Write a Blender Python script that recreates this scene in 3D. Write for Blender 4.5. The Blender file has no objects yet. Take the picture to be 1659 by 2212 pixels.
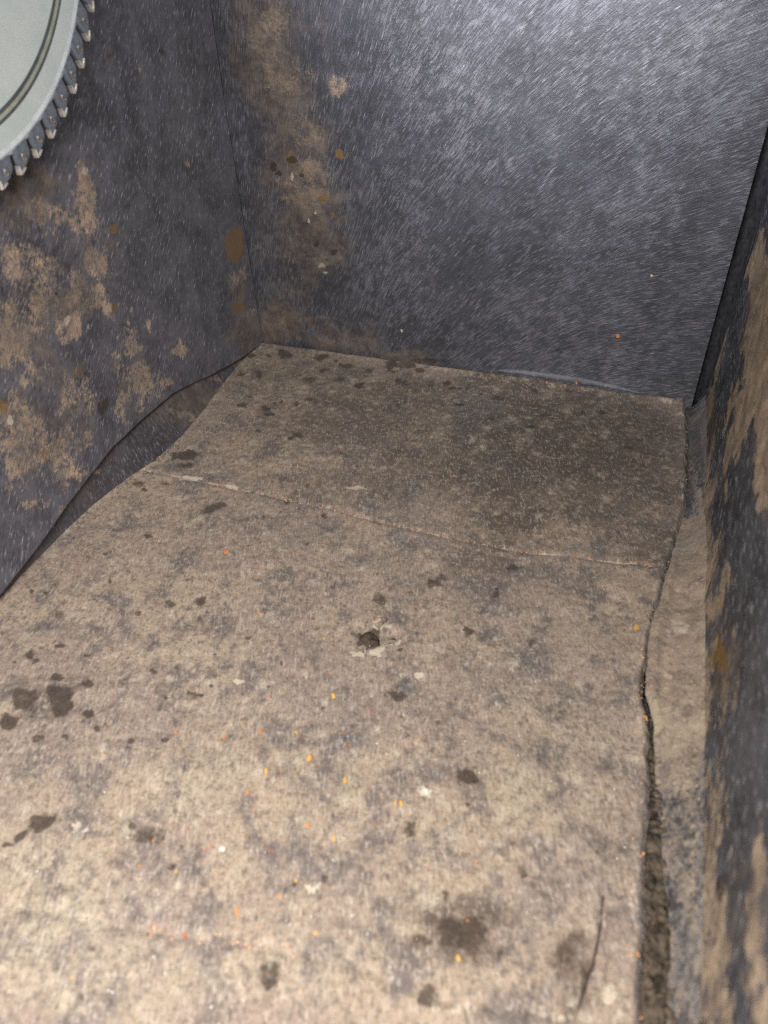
import bpy, bmesh, math, random
import numpy as np
from mathutils import Vector, Matrix

random.seed(7)
rng = np.random.default_rng(7)
SC = bpy.context.scene
COL = SC.collection

# ------------------------------------------------------------------ camera solve (metres; box 0.36 m wide)
R = np.array([[0.94620865, 0.18258684, -0.26711652],
              [0.32175854, -0.61791328, 0.71739432],
              [-0.03406808, -0.76475174, -0.64342377]])          # camera (x right, y down, z forward) -> world
CAM = np.array([0.30525563, -0.52904456, 0.30175825])
FPX = 735.0
K = 768.0 / 1659.0


def ray(px, py):
    d = R @ np.array([px * K - 384.0, py * K - 512.0, FPX])
    return d / np.linalg.norm(d)


def hit(px, py, axis, val):
    """The point of a wall or floor plane that stands at this place of the survey photo."""
    r = ray(px, py)
    return CAM + r * ((val - CAM[axis]) / r[axis])


# ------------------------------------------------------------------ small helpers
def link(o, parent=None):
    COL.objects.link(o)
    if parent is not None:
        o.parent = parent
    return o


def tag(o, label=None, cat=None, group=None, kind=None):
    for k, v in (('label', label), ('category', cat), ('group', group), ('kind', kind)):
        if v:
            o[k] = v
    return o


def thing(name, loc, label, cat, group=None):
    o = link(bpy.data.objects.new(name, None))
    o.location = loc
    o.empty_display_size = 0.02
    return tag(o, label, cat, group)


def obj_bm(name, bm, mat, parent=None, smooth=True):
    me = bpy.data.meshes.new(name)
    bm.to_mesh(me)
    bm.free()
    me.materials.append(mat)
    if smooth:
        for p in me.polygons:
            p.use_smooth = True
    return link(bpy.data.objects.new(name, me), parent)


def smooth(a, b, x):
    t = np.clip((x - a) / (b - a), 0, 1)
    return t * t * (3 - 2 * t)


def vnoise(x, y, scale, seed):
    g = np.random.default_rng(seed).random((257, 257))
    u, v = x * scale + 1000.37, y * scale + 1000.71
    iu, iv = np.floor(u).astype(int), np.floor(v).astype(int)
    fu, fv = u - iu, v - iv
    fu, fv = fu * fu * (3 - 2 * fu), fv * fv * (3 - 2 * fv)
    a, b = g[iu % 257, iv % 257], g[(iu + 1) % 257, iv % 257]
    c, d = g[iu % 257, (iv + 1) % 257], g[(iu + 1) % 257, (iv + 1) % 257]
    return (a * (1 - fu) + b * fu) * (1 - fv) + (c * (1 - fu) + d * fu) * fv


def fbm(x, y, scale, seed, octaves=4):
    s, amp, tot = 0.0, 1.0, 0.0
    for k in range(octaves):
        s = s + amp * vnoise(x, y, scale * 2.03 ** k, seed + 31 * k)
        tot += amp
        amp *= 0.55
    return s / tot


def stains(P, axes, axis, val, spots, seed, wob=0.55, wscale=90):
    """Stain strength per vertex; each spot is an uneven ellipse lying in the panel's own plane."""
    a, b = P[:, axes[0]], P[:, axes[1]]
    n = fbm(a, b, wscale, seed, 4) - 0.5
    m = np.zeros(len(P))
    for sp in spots:
        px, py, rx, ry, st = sp[:5]
        rot = math.radians(sp[5]) if len(sp) > 5 else 0.0
        c = hit(px, py, axis, val)
        e1 = hit(px + rx * math.cos(rot), py + rx * math.sin(rot), axis, val) - c
        e2 = hit(px - ry * math.sin(rot), py + ry * math.cos(rot), axis, val) - c
        J = np.array([[e1[axes[0]], e2[axes[0]]], [e1[axes[1]], e2[axes[1]]]])
        Ji = np.linalg.inv(J)
        da, db = a - c[axes[0]], b - c[axes[1]]
        d = np.hypot(Ji[0, 0] * da + Ji[0, 1] * db, Ji[1, 0] * da + Ji[1, 1] * db)
        k = np.nonzero(d < 3.2)[0]
        if len(k) == 0:
            continue
        size = 0.5 * (np.linalg.norm(e1) + np.linalg.norm(e2))
        own = fbm(a[k] + 3 * c[axes[0]], b[k] - 5 * c[axes[1]], 1.15 / size, seed + int(px) % 97, 5) - 0.5
        dk_ = d[k] * (1 + wob * 1.3 * n[k]) + 4.6 * wob * own
        m[k] = np.maximum(m[k], st * (1 - smooth(0.3, 1.3, dk_)))
    return m


def polyline_dist(a, b, pts):
    best = np.full(len(a), 1e9)
    for (x0, y0), (x1, y1) in zip(pts[:-1], pts[1:]):
        dx, dy = x1 - x0, y1 - y0
        t = np.clip(((a - x0) * dx + (b - y0) * dy) / (dx * dx + dy * dy), 0, 1)
        best = np.minimum(best, np.hypot(a - x0 - t * dx, b - y0 - t * dy))
    return best


def slab(name, G, back, mat, parent, origin, attrs):
    """G: (nu, nv, 3) front surface; back: vector from front to rear face.  A closed, solid sheet."""
    nu, nv = G.shape[:2]
    idx = np.arange(nu * nv).reshape(nu, nv)
    F = np.stack([idx[:-1, :-1], idx[1:, :-1], idx[1:, 1:], idx[:-1, 1:]], -1).reshape(-1, 4)
    ring = np.concatenate([idx[:, 0], idx[-1, 1:], idx[-2::-1, -1], idx[0, -2:0:-1]])
    n0, m = nu * nv, len(ring)
    V = G.reshape(-1, 3)
    rv = V[ring] + np.asarray(back)
    rid = np.arange(m) + n0
    nxt = np.roll(np.arange(m), -1)
    S = np.stack([ring[nxt], ring, rid, rid[nxt]], -1)
    allv = np.concatenate([V, rv]) - np.asarray(origin)
    nrm = np.cross(V[idx[1, 0]] - V[idx[0, 0]], V[idx[0, 1]] - V[idx[0, 0]])
    if np.dot(nrm, back) > 0:
        F, S, capv = F[:, ::-1], S[:, ::-1], rid
    else:
        capv = rid[::-1]
    loops = np.concatenate([F.ravel(), S.ravel(), capv])
    nq = len(F) + len(S)
    starts = np.concatenate([np.arange(nq) * 4, [nq * 4]])
    totals = np.concatenate([np.full(nq, 4), [m]])
    me = bpy.data.meshes.new(name)
    me.vertices.add(len(allv))
    me.vertices.foreach_set('co', allv.astype(np.float32).ravel())
    me.loops.add(len(loops))
    me.loops.foreach_set('vertex_index', loops.astype(np.int32))
    me.polygons.add(len(starts))
    me.polygons.foreach_set('loop_start', starts.astype(np.int32))
    me.polygons.foreach_set('loop_total', totals.astype(np.int32))
    sm = np.zeros(len(starts), dtype=bool)
    sm[:len(F)] = True
    me.polygons.foreach_set('use_smooth', sm)
    me.update(calc_edges=True)
    me.validate()
    for k, v in attrs.items():
        at = me.attributes.new(k, 'FLOAT', 'POINT')
        at.data.foreach_set('value', np.concatenate([v, v[ring]]).astype(np.float32))
    me.materials.append(mat)
    return link(bpy.data.objects.new(name, me), parent)


# ------------------------------------------------------------------ node helpers
class NT:
    def __init__(self, name):
        self.m = bpy.data.materials.new(name)
        self.m.use_nodes = True
        self.t = self.m.node_tree
        self.t.nodes.clear()
        self.out = self.t.nodes.new('ShaderNodeOutputMaterial')
        self.b = self.t.nodes.new('ShaderNodeBsdfPrincipled')
        self.t.links.new(self.b.outputs[0], self.out.inputs[0])
        self.tc = self.t.nodes.new('ShaderNodeTexCoord').outputs['Object']

    def L(self, a, b):
        self.t.links.new(a, b)

    def set(self, sock, v):
        if hasattr(v, 'is_output'):
            self.L(v, sock)
        else:
            sock.default_value = v

    def attr(self, n):
        a = self.t.nodes.new('ShaderNodeAttribute')
        a.attribute_name = n
        return a.outputs['Fac']

    def mapping(self, scale=(1, 1, 1), rot=(0, 0, 0)):
        m = self.t.nodes.new('ShaderNodeMapping')
        m.vector_type = 'TEXTURE'          # turn first, then stretch
        m.inputs['Scale'].default_value = [1.0 / q for q in scale]
        m.inputs['Rotation'].default_value = rot
        self.L(self.tc, m.inputs['Vector'])
        return m.outputs[0]

    def noise(self, scale, detail=4, rough=0.6, vec=None, dist=0.0):
        n = self.t.nodes.new('ShaderNodeTexNoise')
        n.inputs['Scale'].default_value = scale
        n.inputs['Detail'].default_value = detail
        n.inputs['Roughness'].default_value = rough
        n.inputs['Distortion'].default_value = dist
        self.L(vec if vec is not None else self.tc, n.inputs['Vector'])
        return n.outputs['Fac']

    def voro(self, scale, vec=None, rand=1.0):
        n = self.t.nodes.new('ShaderNodeTexVoronoi')
        n.inputs['Scale'].default_value = scale
        n.inputs['Randomness'].default_value = rand
        self.L(vec if vec is not None else self.tc, n.inputs['Vector'])
        return n

    def math(self, op, a, b=0.0, c=0.0, clamp=False):
        n = self.t.nodes.new('ShaderNodeMath')
        n.operation = op
        n.use_clamp = clamp
        for s, v in zip(n.inputs, (a, b, c)):
            self.set(s, v)
        return n.outputs[0]

    def sstep(self, x, lo, hi):
        n = self.t.nodes.new('ShaderNodeMapRange')
        n.interpolation_type = 'SMOOTHSTEP'
        self.set(n.inputs['Value'], x)
        n.inputs['From Min'].default_value = lo
        n.inputs['From Max'].default_value = hi
        return n.outputs[0]

    def mix(self, f, a, b, mode='MIX'):
        n = self.t.nodes.new('ShaderNodeMix')
        n.data_type = 'RGBA'
        n.blend_type = mode
        n.clamp_factor = True
        self.set(n.inputs[0], f)
        for s, v in ((n.inputs[6], a), (n.inputs[7], b)):
            self.set(s, v if hasattr(v, 'is_output') else (*v, 1.0) if len(v) == 3 else v)
        return n.outputs[2]

    def bump(self, h, strength, dist, prev=None):
        n = self.t.nodes.new('ShaderNodeBump')
        n.inputs['Strength'].default_value = strength
        n.inputs['Distance'].default_value = dist
        self.L(h, n.inputs['Height'])
        if prev is not None:
            self.L(prev, n.inputs['Normal'])
        return n.outputs[0]


TAN = (0.32, 0.225, 0.15)
TAN2 = (0.24, 0.18, 0.135)
BROWN = (0.085, 0.055, 0.035)
RUST = (0.19, 0.10, 0.020)


def felt_material(name, streak_scale, streak_rot, base_a, base_b, lic=False, fleck_gain=0.5, wear=0.0,
                  tan=TAN, dirt_streak=0.45, dirt_fine=0.5, spec=0.35, sheen=0.25, dirt_gain=1.0, hair_lo=0.42, glint_lo=0.60):
    n = NT(name)
    sv = n.mapping(streak_scale, streak_rot)
    st = n.noise(1.0, 3, 0.65, sv)
    fine = n.noise(900, 2, 0.6)
    mott = n.noise(46, 6, 0.68)
    grain = n.noise(240, 4, 0.7)
    hair = n.attr('hair') if lic else st
    glint = n.attr('glint') if lic else n.sstep(st, glint_lo, glint_lo + 0.12)
    base = n.mix(n.sstep(mott, 0.3, 0.7), base_a, base_b)
    base = n.mix(n.sstep(hair, hair_lo, hair_lo + 0.36), base, n.mix(0.5, base, (0.23, 0.225, 0.25)))
    base = n.mix(n.math('MULTIPLY', n.sstep(grain, 0.46, 0.32), 0.45), base, (0.018, 0.018, 0.021))
    base = n.mix(n.math('MULTIPLY', glint, fleck_gain), base, (0.55, 0.55, 0.58))  # specular glitter of the fibres, painted into the base colour as pale flecks
    # dirt with a ragged edge
    ds = n.math('MULTIPLY', n.math('SUBTRACT', st, 0.5), dirt_streak * 2)
    dm = n.math('MULTIPLY', n.math('ADD', n.math('SUBTRACT', n.noise(330, 4, 0.8), 0.5), n.math('MULTIPLY', n.math('SUBTRACT', n.noise(110, 4, 0.7), 0.5), 0.55)), dirt_fine * 2.4)
    dsum = n.math('ADD', n.math('ADD', n.math('MULTIPLY', n.attr('dirt'), dirt_gain), ds), dm)
    dirt = n.math('MULTIPLY', n.sstep(dsum, 0.27, 0.80), n.sstep(n.attr('dirt'), 0.04, 0.25))
    dcol = n.mix(n.sstep(n.noise(70, 5, 0.7), 0.35, 0.7), TAN2, tan)
    dcol = n.mix(n.sstep(hair, 0.6, 0.85), dcol, (0.42, 0.33, 0.24))
    dcol = n.mix(n.math('MULTIPLY', n.sstep(grain, 0.49, 0.34), 0.6), dcol, (0.10, 0.075, 0.055))
    dcol = n.mix(n.math('MULTIPLY', n.sstep(fine, 0.54, 0.68), 0.5), dcol, (0.55, 0.45, 0.34))
    col = n.mix(n.math('MULTIPLY', dirt, 0.9), base, dcol)
    haze = n.sstep(n.math('ADD', n.attr('film'), n.math('ADD', n.math('MULTIPLY', n.math('SUBTRACT', mott, 0.5), 1.3), n.math('MULTIPLY', n.math('SUBTRACT', grain, 0.5), 1.0))), 0.15, 1.35)
    haze = n.math('MULTIPLY', haze, n.sstep(n.attr('film'), 0.02, 0.3))
    col = n.mix(n.math('MULTIPLY', haze, 0.9), col, n.mix(n.sstep(n.noise(90, 5, 0.7), 0.38, 0.62), (0.085, 0.062, 0.046), (0.20, 0.150, 0.11)))
    rust = n.sstep(n.math('ADD', n.attr('rust'), n.math('MULTIPLY', n.math('SUBTRACT', grain, 0.5), 0.6)), 0.3, 0.62)
    col = n.mix(n.math('MULTIPLY', rust, 0.8), col, RUST)
    dark = n.sstep(n.math('ADD', n.attr('dark'), n.math('MULTIPLY', n.math('SUBTRACT', grain, 0.5), 0.7)), 0.3, 0.62)
    col = n.mix(n.math('MULTIPLY', dark, 0.82), col, (0.03, 0.019, 0.014))
    pale = n.sstep(n.math('ADD', n.attr('pale'), n.math('MULTIPLY', n.math('SUBTRACT', grain, 0.5), 0.7)), 0.3, 0.65)
    col = n.mix(n.math('MULTIPLY', pale, 0.8), col, (0.5, 0.42, 0.32))
    n.L(col, n.b.inputs['Base Color'])
    rough = n.math('ADD', n.math('MULTIPLY', st, 0.25), n.math('ADD', 0.42, n.math('MULTIPLY', dirt, 0.3)), clamp=True)
    n.L(rough, n.b.inputs['Roughness'])
    n.b.inputs['Specular IOR Level'].default_value = spec
    n.b.inputs['Sheen Weight'].default_value = sheen
    n.b.inputs['Sheen Roughness'].default_value = 0.4
    n.b.inputs['Sheen Tint'].default_value = (0.9, 0.9, 1.0, 1)
    h = n.math('ADD', n.math('MULTIPLY', hair, 0.7), n.math('ADD', n.math('MULTIPLY', fine, 0.25), n.math('MULTIPLY', dirt, 0.5)))
    n.L(n.bump(h, 0.55, 0.0012), n.b.inputs['Normal'])
    return n.m


def mat_floor():
    n = NT('dusty_mat')
    q = hit(800, 1600, 2, 0) - hit(800, 1640, 2, 0)
    sv = n.mapping((1000, 220, 400), (0, 0, math.atan2(-q[0], q[1])))
    st = n.noise(1.0, 3, 0.65, sv)
    big = n.noise(13, 5, 0.6)
    mid = n.noise(42, 6, 0.7)
    mid2 = n.noise(75, 5, 0.72, n.mapping((1, 1, 1), (0.4, 0.2, 1.3)))
    gr = n.noise(260, 5, 0.75)
    fine = n.noise(800, 3, 0.7)
    pink, yel, gry = (0.264, 0.198, 0.160), (0.345, 0.260, 0.187), (0.160, 0.129, 0.112)
    c = n.mix(n.sstep(big, 0.36, 0.62), pink, yel)
    c = n.mix(n.math('MULTIPLY', n.attr('yellow'), 0.6), c, (0.40, 0.335, 0.235))
    c = n.mix(n.sstep(mid, 0.47, 0.62), c, gry)
    c = n.mix(n.math('MULTIPLY', n.attr('brown'), n.sstep(mid2, 0.22, 0.56)), c, (0.098, 0.069, 0.050))
    # bare felt showing through
    bs = n.math('ADD', n.attr('bare'), n.math('ADD', n.math('MULTIPLY', n.math('SUBTRACT', mid2, 0.5), 1.1),
                                             n.math('MULTIPLY', n.math('SUBTRACT', gr, 0.5), 1.5)))
    bare = n.sstep(bs, 0.28, 0.85)
    c = n.mix(n.math('MULTIPLY', bare, 0.58), c, n.mix(n.sstep(fine, 0.35, 0.65), (0.070, 0.063, 0.062), (0.160, 0.147, 0.145)))
    # cream crumbs of dried mud
    v = n.voro(95)
    sel = n.sstep(n.noise(60, 3, 0.6), 0.50, 0.58)
    crumb = n.math('MULTIPLY', n.sstep(n.math('ADD', v.outputs['Distance'], n.math('MULTIPLY', n.math('SUBTRACT', gr, 0.5), 1.6)), 0.44, 0.10), sel)
    c = n.mix(n.math('MULTIPLY', crumb, 0.62), c, (0.52, 0.44, 0.33))
    v2 = n.voro(230, n.mapping((1, 1, 1), (0.1, 0.3, 0.7)))
    sel2 = n.sstep(n.noise(90, 3, 0.6, n.mapping((1, 1, 1), (0.9, 0.1, 0.2))), 0.52, 0.66)
    pit = n.math('MULTIPLY', n.sstep(v2.outputs['Distance'], 0.4, 0.15), sel2)
    c = n.mix(n.math('MULTIPLY', pit, 0.6), c, (0.06, 0.048, 0.04))
    # fibre scale light and dark
    c = n.mix(n.math('MULTIPLY', n.sstep(fine, 0.49, 0.34), 0.5), c, (0.06, 0.05, 0.045))
    c = n.mix(n.math('MULTIPLY', n.sstep(gr, 0.49, 0.36), 0.55), c, (0.07, 0.058, 0.05))
    c = n.mix(n.math('MULTIPLY', n.sstep(gr, 0.53, 0.66), 0.5), c, (0.50, 0.42, 0.33))
    c = n.mix(n.math('MULTIPLY', n.sstep(st, 0.54, 0.68), 0.45), c, (0.52, 0.45, 0.38))
    c = n.mix(n.math('MULTIPLY', n.sstep(st, 0.46, 0.32), 0.45), c, (0.08, 0.066, 0.058))
    dk = n.sstep(n.math('ADD', n.attr('dark'), n.math('ADD', n.math('MULTIPLY', n.math('SUBTRACT', gr, 0.5), 1.3),
                                                     n.math('MULTIPLY', n.math('SUBTRACT', mid2, 0.5), 0.9))), 0.20, 0.64)
    c = n.mix(n.math('MULTIPLY', dk, 0.86), c, n.mix(n.sstep(fine, 0.3, 0.7), (0.028, 0.018, 0.012), (0.066, 0.046, 0.034)))
    rs = n.sstep(n.math('ADD', n.attr('rust'), n.math('MULTIPLY', n.math('SUBTRACT', gr, 0.5), 0.7)), 0.3, 0.7)
    c = n.mix(n.math('MULTIPLY', rs, 0.5), c, (0.23, 0.12, 0.045))
    pl = n.sstep(n.math('ADD', n.attr('pale'), n.math('ADD', n.math('MULTIPLY', n.math('SUBTRACT', gr, 0.5), 1.0),
                                                     n.math('MULTIPLY', n.math('SUBTRACT', st, 0.5), 0.5))), 0.32, 0.62)
    c = n.mix(n.math('MULTIPLY', pl, 0.75), c, (0.56, 0.48, 0.37))
    cr = n.sstep(n.math('ADD', n.attr('crack'), n.math('MULTIPLY', n.math('SUBTRACT', gr, 0.5), 0.5)), 0.35, 0.7)
    c = n.mix(n.math('MULTIPLY', cr, 0.85), c, (0.03, 0.02, 0.016))
    n.L(c, n.b.inputs['Base Color'])
    n.b.inputs['Roughness'].default_value = 0.82
    n.b.inputs['Specular IOR Level'].default_value = 0.25
    n.b.inputs['Sheen Weight'].default_value = 0.12
    h = n.math('ADD', n.math('MULTIPLY', gr, 0.6), n.math('ADD', n.math('MULTIPLY', fine, 0.35), n.math('MULTIPLY', mid, 0.8)))
    h = n.math('ADD', h, n.math('MULTIPLY', crumb, 0.3))
    n.L(n.bump(h, 0.6, 0.0016), n.b.inputs['Normal'])
    return n.m


def simple(name, col, rough=0.5, metal=0.0, var=0.15, scale=120, bump=0.0, spec=0.5, coat=0.0):
    n = NT(name)
    ns = n.noise(scale, 5, 0.65)
    dk = tuple(x * (1 - var) for x in col)
    lt = tuple(min(1, x * (1 + var)) for x in col)
    n.L(n.mix(n.sstep(ns, 0.3, 0.7), dk, lt), n.b.inputs['Base Color'])
    n.b.inputs['Roughness'].default_value = rough
    n.b.inputs['Metallic'].default_value = metal
    n.b.inputs['Specular IOR Level'].default_value = spec
    n.b.inputs['Coat Weight'].default_value = coat
    if bump:
        n.L(n.bump(ns, bump, 0.001), n.b.inputs['Normal'])
    return n.m


# fibre direction: upright, as it is seen on each side panel
def lean(px, py, dx, dy, val):
    q = hit(px + dx, py + dy, 0, val) - hit(px, py, 0, val)
    return math.atan2(-q[1], q[2])


M_left = felt_material('felt_left', (500, 900, 170), (lean(250, 500, 8, -40, 0.0), 0, 0), (0.040, 0.037, 0.045), (0.116, 0.110, 0.128),
                       fleck_gain=0.6, dirt_fine=0.85, tan=(0.52, 0.365, 0.235), dirt_gain=1.12)
M_right = felt_material('felt_right', (300, 480, 150), (lean(1580, 1500, 6, -60, 0.372), 0, 0), (0.034, 0.035, 0.040), (0.092, 0.094, 0.106),
                        fleck_gain=0.6, dirt_streak=0.7, dirt_fine=0.5, tan=(0.54, 0.41, 0.28), sheen=0.0, spec=0.12, dirt_gain=1.5, hair_lo=0.46, glint_lo=0.57)
M_back = felt_material('felt_back', (620, 400, 240), (0, math.radians(20), 0), (0.030, 0.030, 0.036), (0.056, 0.056, 0.066),
                       lic=True, fleck_gain=0.42, spec=0.5, sheen=0.4, dirt_streak=0.2, dirt_fine=0.7, hair_lo=0.42)
M_strip = felt_material('felt_strip', (500, 800, 200), (0, 0, 0), (0.036, 0.032, 0.036), (0.080, 0.072, 0.080), fleck_gain=0.3, dirt_gain=1.3)
M_flap = felt_material('felt_flap', (420, 300, 300), (0, 0, 0), (0.040, 0.034, 0.031), (0.095, 0.082, 0.073), fleck_gain=0.2,
                       tan=(0.37, 0.29, 0.20), dirt_streak=0.25, dirt_fine=0.65)
M_lip = felt_material('felt_lip', (300, 300, 300), (0, 0, 0), (0.07, 0.07, 0.08), (0.15, 0.15, 0.165), fleck_gain=0.3)
M_floor = mat_floor()
M_base = simple('grime', (0.045, 0.034, 0.024), 0.9, var=0.5, scale=180, bump=0.6, spec=0.2)
M_joint_shade = simple('joint_shade', (0.034, 0.033, 0.037), 0.95, var=0.5, scale=250, bump=0.5, spec=0.2)  # dark tone standing in for the shade inside the corner joint
M_debris = simple('grit', (0.070, 0.052, 0.036), 0.9, var=0.75, scale=220, bump=0.8, spec=0.3)

# ------------------------------------------------------------------ THE BOX
YF = -0.80          # open front end, well behind the camera
WX = 0.372          # right panel
HT = 0.47           # panel height
O = np.array([0.186, -0.40, -0.02])
box = thing('storage_box', O, 'dark grey felt lined storage box with tan mud stains, holding the dusty mat', 'box')


def zero(n):
    return {k: np.zeros(n) for k in ('dirt', 'film', 'rust', 'dark', 'pale')}


# ---- back panel (y = 0)
nx, nz = 900, 780
xs = np.linspace(-0.008, 0.3625, nx)
zs = np.concatenate([np.linspace(-0.010, 0.27, 690), np.linspace(0.27, HT, 91)[1:]])
X, Z = np.meshgrid(xs, zs, indexing='ij')
bow = 0.0015 * np.sin(X * 9 + 1) * np.sin(Z * 11) + 0.0012 * (fbm(X, Z, 14, 3, 3) - 0.5)
# lower hem leans in a little where the mat pushes it
bow = bow - 0.004 * np.exp(-Z / 0.02) * smooth(0.14, 0.24, X)
G = np.stack([X, bow, Z], -1)
Pb = G.reshape(-1, 3)
# nap: white noise smeared along the brushing direction, which swings from upright (left) to flat (lower right)
th = np.radians(np.clip(80 - 150 * (X - 0.0), 8, 82) - 18 * np.clip((0.2 - Z) / 0.2, 0, 1) * smooth(0.1, 0.33, X) + 7 * (fbm(X, Z, 20, 5, 2) - .5))
th = np.where(th < math.radians(6), math.radians(6), th)
# step vectors in grid cells (uneven rows above 0.27 are out of sight)
dxg, dzg = np.cos(th), np.sin(th) * (xs[1] - xs[0]) / (zs[1] - zs[0])
w = rng.random((nx, nz))
imp = (rng.random((nx, nz)) < 0.0018).astype(float) * (0.4 + 0.6 * rng.random((nx, nz)))
I, Jx = np.meshgrid(np.arange(nx), np.arange(nz), indexing='ij')
hair = np.zeros((nx, nz))
gl = np.zeros((nx, nz))
for k in range(-5, 6):
    ii = np.clip(np.rint(I + k * dxg), 0, nx - 1).astype(int)
    jj = np.clip(np.rint(Jx + k * dzg), 0, nz - 1).astype(int)
    hair += w[ii, jj]
    if abs(k) <= 4:
        gl = np.maximum(gl, imp[ii, jj] * (1 - abs(k) / 6))
hair = (hair / 11 - 0.5) * 1.2 + 0.5
hair = hair + 0.28 * (fbm(X, Z, 170, 17, 3) - 0.5) + 0.22 * (fbm(X, Z, 26, 27, 3) - 0.5)
A = zero(len(Pb))
S = lambda spots, seed, **kw: stains(Pb, (0, 2), 1, 0.0, spots, seed, **kw)
A['film'] = S([(560, 30, 90, 110, .75), (590, 130, 100, 110, .85), (620, 230, 100, 100, .8), (640, 330, 90, 100, .8), (650, 430, 90, 100, .85),
               (680, 520, 95, 85, .7), (640, 610, 90, 90, .5), (600, 710, 70, 60, .85), (720, 730, 100, 50, .8), (790, 740, 70, 36, .6),
               (900, 775, 120, 24, .85), (540, 150, 40, 80, .5), (620, 300, 150, 380, .42)], 11, wob=.3, wscale=40)
A['dirt'] = S([(575, 70, 60, 70, .6), (620, 185, 60, 60, .62), (650, 290, 50, 50, .45), (730, 185, 32, 32, .62), (670, 370, 40, 30, .72), (625, 400, 45, 35, .66),
               (660, 430, 70, 32, .62), (690, 565, 30, 20, .5), (700, 385, 20, 25, .6), (600, 700, 40, 25, .5),
               (590, 150, 30, 90, .45), (545, 90, 20, 40, .4), (740, 740, 80, 20, .4)], 12, wob=.25)
A['rust'] = S([(735, 337, 13, 15, .75), (695, 425, 10, 12, .7), (716, 461, 12, 13, .7), (640, 590, 25, 30, .3), (630, 345, 18, 14, .6), (665, 690, 40, 25, .4)], 13)
A['dark'] = S([(630, 347, 14, 11, .75), (590, 362, 11, 10, .9), (600, 375, 10, 8, .8), (767, 263, 4, 11, .95, 15), (682, 530, 7, 7, 1.0),
               (720, 547, 9, 9, .8), (1155, 118, 5, 5, .9), (650, 380, 9, 8, .6), (940, 778, 90, 8, .5)], 14, wob=.3, wscale=160)
A['pale'] = S([(629, 383, 5, 10, .85), (680, 460, 4, 6, .7), (665, 478, 4, 6, .7), (695, 575, 10, 7, .45), (702, 590, 8, 5, .5)], 15, wob=.3)
A['hair'], A['glint'] = hair.ravel(), gl.ravel()
back = slab('back_panel', G, (0, 0.007, 0), M_back, box, O, A)
tag(back, 'dark grey brushed back panel, lit from above')

# ---- left panel (x = 0)
lw = [(556, 745), (500, 785), (440, 816), (370, 850), (310, 900), (240, 965), (185, 1035), (130, 1110), (75, 1185), (20, 1255), (0, 1282)]
LW = np.array([hit(x, y, 0, 0.0)[1:] for x, y in lw])                 # lower edge of the left panel: (y, z)
LWy = np.concatenate([[YF], LW[::-1, 0], [0.02]])
LWz = np.concatenate([[LW[-1, 1] - 0.002], LW[::-1, 1], [LW[0, 1]]])
ys = np.concatenate([np.linspace(YF, -0.36, 60), np.linspace(-0.36, -0.001, 520)[1:]])
tt = np.concatenate([np.linspace(0, 0.62, 400), np.linspace(0.62, 1, 60)[1:]])
Yg, T = np.meshgrid(ys, tt, indexing='ij')
zb = np.interp(Yg, LWy, LWz) + 0.0015 * (fbm(Yg, Yg * 0, 60, 9, 3) - .5)
Zg = zb + (HT - zb) * T
fold = polyline_dist(Yg.ravel(), Zg.ravel(), [tuple(hit(*p, 0, 0)[1:]) for p in ((165, 500), (200, 570), (228, 640), (250, 700), (285, 770))]).reshape(Yg.shape)
dent = 0.0012 * np.exp(-(fold / 0.004) ** 2) * np.sign(0.5)
Xg = dent + 0.003 * (fbm(Yg, Zg, 12, 21, 3) - .5) + 0.001 * np.exp(-(Zg - zb) / 0.012)
G = np.stack([Xg, Yg, Zg], -1)
Pl = G.reshape(-1, 3)
A = zero(len(Pl))
S = lambda spots, seed, **kw: stains(Pl, (1, 2), 0, 0.0, spots, seed, **kw)
A['film'] = S([(90, 400, 120, 70, 1.0), (20, 430, 80, 60, .9), (150, 560, 70, 90, .5), (150, 660, 80, 70, .9), (40, 690, 90, 90, .7), (140, 800, 70, 60, .6),
               (80, 930, 110, 90, .6), (290, 800, 60, 70, .5), (245, 130, 20, 20, .5), (535, 690, 36, 70, 1.0), (550, 725, 30, 30, 1.0), (175, 210, 40, 40, .3)], 41, wob=.6, wscale=40)
A['dirt'] = S([(190, 400, 30, 40, .72), (175, 470, 55, 50, .64), (110, 455, 60, 40, .5), (205, 560, 40, 45, .62), (60, 560, 60, 50, .52), (100, 600, 70, 40, .5),
               (150, 645, 70, 50, .62), (50, 690, 90, 60, .56), (160, 700, 40, 35, .75), (20, 760, 60, 50, .55), (90, 790, 60, 60, .42), (160, 840, 40, 60, .48),
               (40, 900, 70, 60, .55), (110, 960, 70, 60, .58), (60, 1010, 60, 50, .58), (150, 1020, 40, 40, .56), (30, 960, 50, 50, .55), (285, 755, 26, 45, .74),
               (300, 830, 40, 50, .62), (270, 870, 26, 35, .60), (335, 850, 30, 40, .5), (390, 757, 19, 20, .9), (325, 695, 9, 15, .85), (275, 660, 12, 14, .3),
               (365, 825, 9, 10, .75), (305, 150, 16, 11, .6, 30), (410, 355, 5, 7, .9), (522, 600, 26, 30, .58), (530, 690, 26, 35, .42), (265, 905, 12, 25, .6),
               (200, 870, 30, 40, .4), (20, 1060, 40, 30, .4), (80, 1090, 30, 15, .45), (130, 1100, 12, 12, .45), (365, 1085, 30, 12, .4), (255, 790, 12, 40, .5)], 42)
A['rust'] = S([(508, 530, 24, 44, .95), (515, 665, 16, 18, .7), (246, 495, 12, 14, .8), (248, 665, 11, 14, .8), (170, 800, 26, 24, .45), (5, 880, 16, 25, .6),
               (100, 985, 25, 20, .45), (330, 1010, 14, 14, .4)], 43, wob=.15)
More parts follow.
